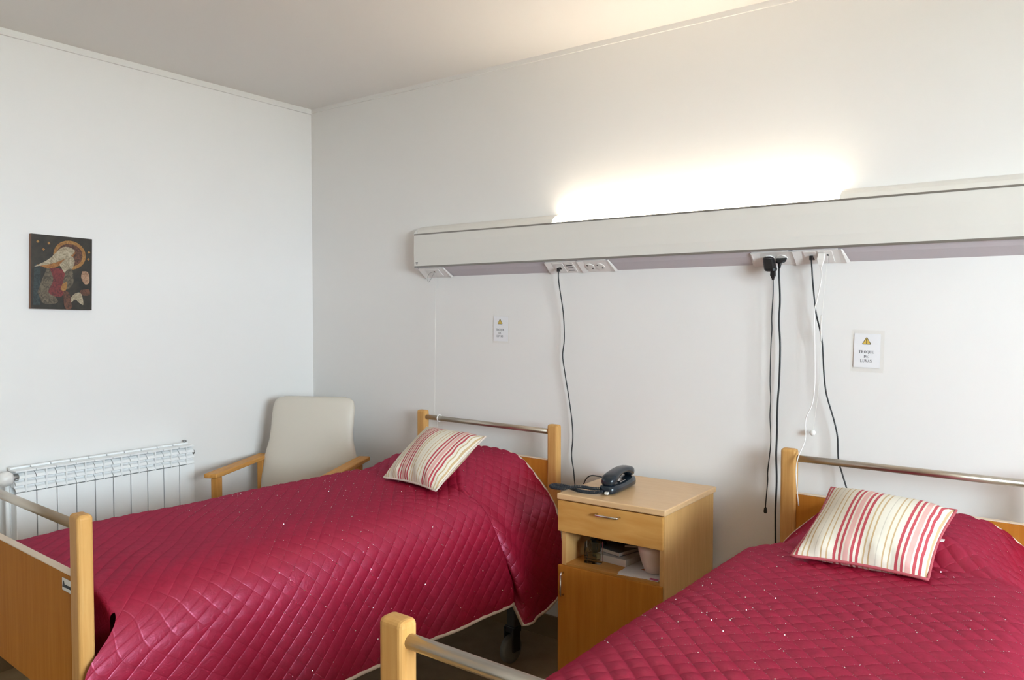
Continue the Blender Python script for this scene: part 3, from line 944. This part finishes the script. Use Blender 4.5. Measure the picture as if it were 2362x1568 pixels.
def patch(material, pts, k=8):
    P = smooth_path([(0, p[0], p[1]) for p in pts] + [(0, pts[0][0], pts[0][1])], k)[:-1] if k else [Vector((0, *p)) for p in pts]
    h = LAYER[0]
    MB().prism([(p.y * pw, p.z * phh) for p in P], lambda a, b, hh_: (hh_, a, b), h - .00005, h + .00012).build('paint_patch', material, pic)
    LAYER[0] += 0.00012


patch('paint_ochre', [(.24 + .54 * math.cos(a * math.pi / 12), .50 + .40 * math.sin(a * math.pi / 12)) for a in range(24)], 0)
patch('paint_brown', [(.24 + .43 * math.cos(a * math.pi / 12), .50 + .31 * math.sin(a * math.pi / 12)) for a in range(24)], 0)
patch('paint_teal', [(-.94, -.9), (-.72, -.9), (-.70, .2), (-.90, .2)], 0)
patch('paint_taupe', [(-.80, -.55), (-.45, .18), (-.30, -.10), (-.35, -.50), (-.15, -.80), (-.60, -.85)])
patch('paint_red', [(-.45, .15), (.10, .05), (.12, -.35), (-.05, -.65), (-.45, -.55), (-.30, -.2)])
patch('paint_orange', [(-.85, .18), (-.30, .30), (.20, .62), (.42, .55), (.0, .25), (-.40, .10)])
patch('paint_cream', [(-.92, .12), (-.45, .35), (.0, .70), (.38, .66), (.30, .50), (-.20, .28), (-.60, .18)])
patch('paint_cream', [(-.10, .22), (.22, .48), (.40, .36), (.30, .10), (.10, -.02)])
patch('paint_taupe', [(.10, .05), (.30, .12), (.36, -.25), (.15, -.45), (.02, -.30)])
patch('paint_ochre', [(.0, -.30), (.15, -.25), (.10, -.48), (-.06, -.45)])
patch('paint_flesh', [(.66, .08), (.86, .05), (.90, -.22), (.75, -.28), (.62, -.10)])
patch('paint_brown', [(.60, -.45), (.88, -.42), (.90, -.58), (.62, -.58)])
patch('paint_cream', [(.20, -.75), (.42, -.55), (.62, -.55), (.70, -.85), (.55, -.80), (.42, -.72), (.22, -.85)])
patch('paint_brown', [(.02, -.50), (.22, -.55), (.30, -.95), (.08, -.95)])
for q in ((-.80, .80), (-.45, .78), (-.62, .60), (.88, .62), (.86, .42)):
    patch('paint_ochre', [(q[0] - .05, q[1]), (q[0], q[1] + .04), (q[0] + .05, q[1]), (q[0], q[1] - .04)], 0)

# ------------------------------------------------------------------ bed head unit (light bar)
BX0, BX1 = .882, 4.75
bar = thing('wall_light_bar', 'long white bed-head light bar with sockets mounted on the back wall', 'wall light', (BX0, 0, 1.687))
zb = 1.687


def extr(mb, prof, x0, x1):
    n = len(prof)
    v = [(x0 - BX0, y, z - zb) for y, z in prof] + [(x1 - BX0, y, z - zb) for y, z in prof]
    f = [(i, (i + 1) % n, n + (i + 1) % n, n + i) for i in range(n)] + [tuple(reversed(range(n))), tuple(range(n, 2 * n))]
    return mb.add(v, f)


FY = -.072
extr(MB(), [(FY, 1.741), (FY - .003, 1.78), (FY - .003, 1.86), (FY, 1.897), (FY + .006, 1.897), (FY + .006, 1.741)], BX0, BX1).build('front_panel', 'bar_lacquer', bar)
extr(MB(), [(FY - .001, 1.733), (FY - .001, 1.741), (FY + .008, 1.741), (FY + .008, 1.733)], BX0, BX1).build('lower_strip', 'aluminium_strip', bar)
extr(MB(), [(FY - .001, 1.897), (FY - .001, 1.904), (FY + .008, 1.904), (FY + .008, 1.897)], BX0, BX1).build('upper_strip', 'aluminium_strip', bar)
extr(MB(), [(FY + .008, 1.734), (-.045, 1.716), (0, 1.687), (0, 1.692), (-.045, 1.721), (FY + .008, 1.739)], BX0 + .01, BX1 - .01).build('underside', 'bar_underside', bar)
DP = [(FY + .006, 1.9045), (-.056, 1.922), (-.036, 1.936), (-.002, 1.947), (-.002, 1.944), (-.036, 1.933), (-.054, 1.919), (FY + .010, 1.9045)]
LX0, LX1 = 1.715, 2.93
extr(MB(), DP, BX0 + .012, LX0).build('diffuser', 'diffuser', bar)
extr(MB(), DP, LX1, BX1 - .012).build('diffuser', 'diffuser', bar)
lit = extr(MB(), DP, LX0, LX1).build('lit_diffuser', 'lit_diffuser', bar)
lit['label'] = 'glowing lamp section of the light bar'
EC = [(FY + .002, 1.735), (FY + .002, 1.903), (-.056, 1.921), (-.036, 1.935), (0, 1.946), (0, 1.690), (-.045, 1.719)]
extr(MB(), EC, BX0 - .006, BX0 + .010).build('end_cap', 'white_plastic', bar)
extr(MB(), EC, BX1 - .010, BX1 + .006).build('end_cap', 'white_plastic', bar)
extr(MB(), [(-.012, 1.70), (-.012, 1.93), (0, 1.93), (0, 1.70)], BX0 + .01, BX1 - .01).build('back_plate', 'white_plastic', bar)
lbl = MB()
for (a, b, h) in ((0, .014, .003), (.003, .012, .0018)):
    zz = 1.757 if h == .003 else 1.7515
    lbl.box(.012 + a, .012 + b, FY - .0038, FY - .002, zz - zb, zz + h - zb)
lbl.build('maker_label', 'ink', bar)

sl0, sl1 = Vector((0, FY + .008, 1.734)), Vector((0, 0, 1.687))
sd = (sl1 - sl0)
SLEN = sd.length
sdn = sd.normalized()
snr = Vector((0, sdn.z, -sdn.y))            # points down and out
if snr.z > 0:
    snr = -snr


def slope(x, q, h):
    p = sl0 + sdn * q + snr * h
    return (x - BX0, p.y, p.z - zb)


def disc(mb, x, q, r, h0, h1, n=20):
    return mb.prism([(x + r * math.cos(2 * math.pi * j / n), q + r * math.sin(2 * math.pi * j / n)) for j in range(n)], slope, h0, h1)


def rect(mb, x0, x1, q0, q1, h0, h1):
    return mb.prism([(x0, q0), (x1, q0), (x1, q1), (x0, q1)], slope, h0, h1)


def module(x0, x1):
    mb = MB()
    q0, q1 = .003, SLEN - .002
    rect(mb, x0, x1, q0, q1, -.002, .006)
    # cheeks: tall outside edge falling to the plate
    v = [slope(x0 - .012, q1, .005), slope(x0, q0, .010), slope(x0, q1, .011), slope(x0 + .03, q0, .006), slope(x0 + .026, q1, .006), slope(x0 - .004, q0, .005)]
    mb.add(v, [(1, 3, 4, 2), (5, 1, 2, 0), (5, 3, 1), (0, 2, 4), (0, 4, 3, 5)])
    v = [slope(x1, q0, .006), slope(x1, q1, .006), slope(x1 + .012, q0, .008), slope(x1 + .020, q1, .009), slope(x1 + .016, q0, .004), slope(x1 + .032, q1, .004)]
    mb.add(v, [(0, 2, 3, 1), (2, 4, 5, 3), (0, 4, 2), (1, 3, 5), (0, 1, 5, 4)])
    return mb.build('socket_module', 'white_plastic', bar)


def schuko(mod, x, q):
    r = disc(MB(), x, q, .021, .006, .009)
    o = r.build('socket', 'white_plastic', mod)
    return o


mod = module(.905, 1.055)
rect(MB(), .948, 1.03, .012, .066, .006, .008).build('cover_plate', 'white_plastic', mod)
disc(MB(), .995, .030, .0045, .008, .0085).build('cord_hole', 'dark_hole', mod)
mod = module(1.675, 1.83)
rect(MB(), 1.715, 1.765, .010, .070, .006, .008).build('cover_plate', 'white_plastic', mod)
rect(MB(), 1.773, 1.818, .010, .070, .006, .008).build('cover_plate', 'white_plastic', mod)
rect(MB(), 1.734, 1.746, .036, .050, .008, .0086).build('jack', 'dark_hole', mod)
for q in (.024, .040, .056):
    rect(MB(), 1.779, 1.810, q, q + .0045, .008, .0086).build('slot', 'dark_hole', mod)
mod = module(1.845, 1.985)
for x in (1.895, 1.945):
    disc(MB(), x, .042, .0215, .006, .009).build('socket', 'white_plastic', mod)
    disc(MB(), x, .042, .018, .009, .0094).build('socket_well', 'bar_lacquer', mod)
    hb = MB()
    disc(hb, x - .009, .030, .0032, .0094, .0100, 10); disc(hb, x + .010, .050, .0040, .0094, .0100, 10)
    hb.build('pin_holes', 'dark_hole', mod)
mod = module(2.615, 2.752)
for x in (2.675, 2.722):
    disc(MB(), x, .040, .0215, .006, .009).build('socket', 'white_plastic', mod)
mod = module(2.768, 2.925)
rect(MB(), 2.805, 2.848, .008, .070, .006, .008).build('cover_plate', 'white_plastic', mod)
rect(MB(), 2.856, 2.905, .008, .070, .006, .009).build('cover_plate', 'white_plastic', mod)
rect(MB(), 2.826, 2.838, .040, .053, .008, .0088).build('jack', 'dark_hole', mod)
disc(MB(), 2.888, .028, .0045, .009, .0096).build('cord_hole', 'dark_hole', mod)

# ------------------------------------------------------------------ cables
CAB = 'cords hanging from the light bar'


def cable(name, label, pts, r, material, part='cable', k=6, group=CAB):
    o = pts[0]
    t = thing(name, label, 'cable', o, 0, group)
    MB().tube(smooth_path(rel(pts, o), k), r, 8).build(part, material, t)
    return t


def ypt(pts, ys):
    """pts: (x,z) list, ys: list of y"""
    return [(p[0], y, p[1]) for p, y in zip(pts, ys)]


c1 = [(1.740, -.048, 1.693), (1.739, -.045, 1.642), (1.753, -.03, 1.506), (1.758, -.028, 1.389), (1.751, -.03, 1.311), (1.763, -.03, 1.233), (1.784, -.028, 1.117), (1.798, -.026, 1.021), (1.803, -.026, .943),
      (1.798, -.028, .865), (1.810, -.03, .798), (1.821, -.035, .735), (1.88, -.10, .700), (1.975, -.24, .745), (2.022, -.29, .820), (2.045, -.285, .846), (2.068, -.255, .842), (2.095, -.235, .834), (2.150, -.225, .836)]
t = cable('telephone_cable', 'black telephone cable hanging from the light bar beside the left bed', c1, .0026, 'cable_black')
MB().box(-.006, .006, -.008, .004, -.006, .010, .0015).build('jack_plug', 'black_plastic', t)

t = thing('phone_charger', 'black plug-in charger with thin cable dangling beside the right bed post', 'charger', (2.692, -.068, 1.66), 0, CAB)
o = (2.692, -.068, 1.66)
ob = MB().loft([[(x * w + dx, y * d_ + dy, z) for x, y in ((-1, -.7), (-.7, -1), (.7, -1), (1, -.7), (1, .7), (.7, 1), (-.7, 1), (-1, .7))]
                for z, w, d_, dx, dy in ((.044, .013, .012, -.012, .012), (.040, .018, .018, -.011, .010), (.006, .020, .020, -.002, .002), (-.002, .017, .017, 0, 0), (-.004, .010, .010, 0, 0))], False)
ob.build('adapter', 'black_plastic', t)
MB().lathe([(.012, .040), (.020, .036), (.021, .030), (.016, .026)], (-.014, .014, .012), 'Z', 20).build('plug_collar', 'black_plastic', t)
MB().loft([[(x * w + .008, y * w, z) for x, y in ((-1, -1), (1, -1), (1, 1), (-1, 1))] for z, w in ((0, .0075), (-.018, .0085), (-.030, .004), (-.036, .003))], False).build('connector', 'black_plastic', t)
cA = [(2.700, -.066, 1.626), (2.699, -.062, 1.57), (2.693, -.055, 1.489), (2.693, -.052, 1.44), (2.690, -.052, 1.374), (2.688, -.05, 1.244), (2.691, -.05, 1.178), (2.689, -.05, 1.113), (2.693, -.05, 1.014), (2.683, -.05, .906), (2.683, -.05, .865), (2.677, -.05, .785), (2.676, -.05, .762)]
MB().tube(smooth_path(rel(cA, o), 6), .0021, 8).build('cable', 'cable_black', t)
MB().loft([[(2.676 - o[0] + x * w, -.05 - o[1] + y * w, z - o[2]) for x, y in ((-1, -.6), (1, -.6), (1, .6), (-1, .6))] for z, w in ((.766, .002), (.760, .005), (.748, .006), (.742, .004))], False).build('cable_end', 'black_plastic', t)

cB = [(2.716, -.045, 1.690), (2.713, -.038, 1.651), (2.715, -.03, 1.554), (2.712, -.028, 1.472), (2.717, -.028, 1.374), (2.715, -.028, 1.244), (2.71, -.028, 1.161), (2.709, -.028, 1.046), (2.707, -.028, .963), (2.71, -.028, .865), (2.707, -.028, .715), (2.72, -.03, .50), (2.78, -.035, .30)]
t = cable('bed_power_cord', 'thick black power cord with round plug running down behind the right bed', cB, .0036, 'cable_black')
MB().loft([[(2.722 - cB[0][0] + r * math.cos(a * math.pi / 10), -.040 - cB[0][1] + (r * math.sin(a * math.pi / 10)) * .8 + dy, dz + r * .5 * math.sin(a * math.pi / 10)) for a in range(20)]
           for r, dz, dy in ((.018, .018, 0), (.0205, .012, -.004), (.019, .004, -.009), (.008, 0, -.011))]).build('plug', 'black_plastic', t)
MB().tube([(.004, -.004, .010), (0, 0, -.012), (0, 0, -.022)], [.009, .006, .004], 10).build('plug_neck', 'black_plastic', t)

cC = [(2.832, -.050, 1.700), (2.835, -.050, 1.660), (2.837, -.045, 1.615), (2.848, -.04, 1.505), (2.864, -.038, 1.434), (2.872, -.036, 1.379), (2.878, -.036, 1.284), (2.888, -.036, 1.206), (2.915, -.036, 1.114), (2.928, -.036, 1.052), (2.932, -.036, .974), (2.945, -.038, .928), (2.965, -.045, .870), (2.99, -.06, .80)]
t = cable('call_bell_cord', 'black call-bell cord hanging down behind the right-hand cushion', cC, .0028, 'cable_black')
MB().box(-.006, .006, -.006, .006, -.006, .010, .0015).build('jack_plug', 'black_plastic', t)

cD = [(2.868, -.062, 1.676), (2.871, -.06, 1.629), (2.857, -.06, 1.552), (2.849, -.062, 1.505), (2.851, -.065, 1.41), (2.855, -.07, 1.253), (2.850, -.08, 1.174), (2.831, -.09, 1.117), (2.835, -.11, 1.045), (2.823, -.16, .98), (2.824, -.176, .915), (2.835, -.18, .82)]
t = cable('white_charger_cable', 'thin white cable hanging over the right bed rail to the bedspread', cD, .0020, 'white_plastic')
MB().loft([[(x * w, y * w + dy, z) for x, y in ((-1, -.8), (1, -.8), (1, .8), (-1, .8))] for z, w, dy in ((.040, .010, .010), (.020, .011, .004), (.0, .007, 0), (-.012, .003, 0))], False).build('plug', 'white_plastic', t)

# pull cords
o = (2.888, -.045, 1.700)
t = thing('lamp_pull_cord', 'fine white pull cord ending in a small ball above the right bed', 'pull cord', o, 0, CAB)
MB().tube(smooth_path(rel([(2.888, -.045, 1.708), (2.880, -.050, 1.60), (2.872, -.050, 1.492)], o), 4), .0007, 5).build('string', 'clear_string', t)
MB().tube(rel([(2.8705, -.05, 1.494), (2.8685, -.05, 1.40)], o), .0028, 8).build('toggle_rod', 'white_plastic', t)
MB().tube(smooth_path(rel([(2.8685, -.05, 1.40), (2.864, -.045, 1.25), (2.846, -.036, 1.10), (2.840, -.032, 1.072)], o), 4), .0007, 5).build('string', 'clear_string', t)
MB().lathe([(.002, .011), (.007, .0095), (.0105, .004), (.011, 0), (.0095, -.006), (.005, -.0105), (.001, -.0115)], tuple(np.array((2.840, -.032, 1.062)) - np.array(o)), 'Z', 18).build('ball', 'white_plastic', t)
o = (.995, -.045, 1.712)
t = thing('lamp_pull_cord', 'fine pale pull cord running down from the bar to the left bed rail', 'pull cord', o, 0, CAB)
MB().tube(smooth_path(rel([(.998, -.042, 1.714), (1.018, -.06, 1.69), (1.024, -.075, 1.33), (1.046, -.105, .995)], o), 6), .0008, 5).build('string', 'clear_string', t)
MB().tube(smooth_path(rel([(.995, -.042, 1.712), (.970, -.05, 1.704), (.956, -.052, 1.688), (.955, -.053, 1.668), (.964, -.053, 1.660), (.978, -.05, 1.678), (.994, -.046, 1.706)], o), 5), .0010, 5).build('string_loop', 'valve_grey', t)
cx, cy, cz = 1.0535, -.0785, .978
MB().tube(rel([(cx, cy + .0165 * math.cos(a * math.pi / 8), cz + .0165 * math.sin(a * math.pi / 8)) for a in range(16)], o), .0030, 8, closed=True).build('ring', 'white_plastic', t)
MB().tube(smooth_path(rel([(1.0535, -.092, .964), (1.056, -.095, .93), (1.052, -.096, .88)], o), 4), .0010, 5).build('string_end', 'clear_string', t)


# ------------------------------------------------------------------ paper signs
def glyph(ch):
    """polygons of a bold serif capital in a box of height 1; returns (polys, width)"""
    S, T, F = .17, .065, .05            # stem, hairline, serif

    def bx(x0, x1, y0, y1): return [(x0, y0), (x1, y0), (x1, y1), (x0, y1)]

    def arc(cx, cy, ro, so, ri, si, a0, a1, n=14):
        out = []
        for k in range(n):
            a, b = R(a0 + (a1 - a0) * k / n), R(a0 + (a1 - a0) * (k + 1) / n)
            out.append([(cx + ro * math.cos(a), cy + so * math.sin(a)), (cx + ro * math.cos(b), cy + so * math.sin(b)),
                        (cx + ri * math.cos(b), cy + si * math.sin(b)), (cx + ri * math.cos(a), cy + si * math.sin(a))])
        return out

    if ch == 'T':
        return [bx(0, .74, .93, 1), bx(0, .05, .76, .93), bx(.69, .74, .76, .93), bx(.285, .455, .05, .93), bx(.2, .54, 0, F)], .74
    if ch == 'O':
        return arc(.40, .5, .40, .52, .23, .46, 0, 360, 28), .80
    if ch == 'Q':
        return arc(.40, .5, .40, .52, .23, .46, 0, 360, 28) + [[(.36, .05), (.50, .05), (.78, -.22), (.60, -.22)]], .80
    if ch == 'U':
        return [bx(.07, .24, .32, .95), bx(0, .31, .95, 1), bx(.60, .67, .32, .95), bx(.52, .75, .95, 1)] + arc(.37, .32, .30, .34, .13, .26, 180, 270) + arc(.37, .32, .30, .34, .23, .26, 270, 360), .75
    if ch == 'E':
        return [bx(.06, .23, .05, .95), bx(0, .64, .95, 1), bx(0, .66, 0, .06), bx(.59, .64, .78, .95), bx(.61, .66, .06, .24), bx(.23, .48, .48, .54), bx(.45, .49, .40, .62)], .66
    if ch == 'D':
        return [bx(.06, .23, .05, .95), bx(0, .33, 0, .06), bx(0, .33, .94, 1)] + arc(.33, .5, .42, .5, .25, .44, -90, 90, 18), .76
    if ch == 'L':
        return [bx(.06, .23, .05, .95), bx(0, .32, .95, 1), bx(0, .62, 0, .06), bx(.57, .62, .06, .26)], .64
    if ch == 'R':
        return [bx(.06, .23, .05, .95), bx(0, .40, .94, 1), bx(0, .31, 0, .05), bx(.23, .40, .47, .53)] + arc(.38, .735, .30, .265, .14, .205, -90, 90) + [[(.34, .49), (.50, .49), (.76, 0), (.57, 0)], bx(.56, .82, 0, F)], .82
    if ch == 'V':
        return [[(.05, .97), (.24, .97), (.44, .20), (.38, 0)], [(.57, .97), (.64, .97), (.42, 0), (.38, 0), (.38, .12)], bx(0, .31, .95, 1), bx(.48, .72, .95, 1)], .72
    if ch == 'A':
        return [[(.07, .03), (.13, .03), (.38, .92), (.38, 1)], [(.34, 1), (.42, 1), (.70, .03), (.50, .03), (.33, .80)], bx(.18, .52, .30, .36), bx(0, .22, 0, F), bx(.42, .76, 0, F)], .76
    if ch == 'S':
        return arc(.29, .745, .25, .275, .11, .205, 40, 270) + arc(.29, .265, .27, .285, .12, .205, -140, 90) + [bx(.46, .51, .70, .95), bx(.02, .07, .05, .32)], .58


def text_line(word, cx, z, h, y, parent):
    items = [glyph(c) for c in word]
    gap = .10
    tot = sum(w for _, w in items) + gap * (len(word) - 1)
    x = cx - tot * h / 2
    mb = MB()
    for polys, w in items:
        for p in polys:
            mb.prism([(x + a * h, z + b * h) for a, b in p], lambda a, b, hh_: (a, hh_, b), y, y - .0003)
        x += (w + gap) * h
    return mb.build('text_line', 'ink', parent)


def make_sign(label, cx, ztop, w, h, rot, sleeve, tshift, th):
    t = thing('paper_sign', label, 'sign', (cx, 0, ztop - h), 0, 'glove-change paper signs')
    t.rotation_euler = (0, rot, 0)
    l, r_, bt, tp = sleeve
    MB().box(-w / 2 - l, w / 2 + r_, -.0014, -.0004, -bt, h + tp).build('sleeve', 'clear_sleeve', t)
    MB().box(-w / 2, w / 2, -.0028, -.0014, 0, h).build('paper', 'paper', t)
    y = -.0028
    # warning triangle
    tc, tz, ts = tshift, h * .765, w * .185

    def rtri(s, rad):
        pts = []
        cs = [(-s, 0), (s, 0), (0, s * 1.72)]
        for i, c in enumerate(cs):
            a0 = {0: 150, 1: 270, 2: 30}[i]
            for k in range(7):
                a = R(a0 + 120 * k / 6)
                d = Vector((0, s * .573)) - Vector(c)
                d = d.normalized() * rad * 2
                pts.append((c[0] + d.x + rad * math.cos(a), c[1] + d.y + rad * math.sin(a)))
        return pts
    tri = MB().prism([(tc + a, tz + b - ts * .6) for a, b in rtri(ts, ts * .16)], lambda a, b, hh_: (a, hh_, b), y, y - .0003).build('warning_triangle', 'sign_outline', t)
    MB().prism([(tc + a, tz + b - ts * .48) for a, b in rtri(ts * .80, ts * .12)], lambda a, b, hh_: (a, hh_, b), y - .0003, y - .0006).build('yellow_field', 'sign_yellow', tri)
    ex = MB()
    ex.prism([(tc - ts * .11, tz + ts * .62), (tc + ts * .11, tz + ts * .62), (tc + ts * .045, tz - ts * .08), (tc - ts * .045, tz - ts * .08)], lambda a, b, hh_: (a, hh_, b), y - .0006, y - .0009)
    ex.prism([(tc + ts * .11 * math.cos(k * math.pi / 6), tz - ts * .27 + ts * .11 * math.sin(k * math.pi / 6)) for k in range(12)], lambda a, b, hh_: (a, hh_, b), y - .0006, y - .0009)
    ex.build('exclamation_mark', 'ink', tri)
    for k, wd in enumerate(('TROQUE', 'DE', 'LUVAS')):
        text_line(wd, tshift, h * (.425 - .132 * k), th, y, t)
    return t


make_sign('small TROQUE DE LUVAS paper sign on the wall above the left bed', 1.3795, 1.486, .086, .119, R(1.0), (.004, .006, .010, .004), -.004, .0098)
make_sign('TROQUE DE LUVAS paper sign in clear sleeve above the right bed', 3.0135, 1.428, .087, .121, R(1.2), (.010, .012, .016, .013), -.002, .0098)
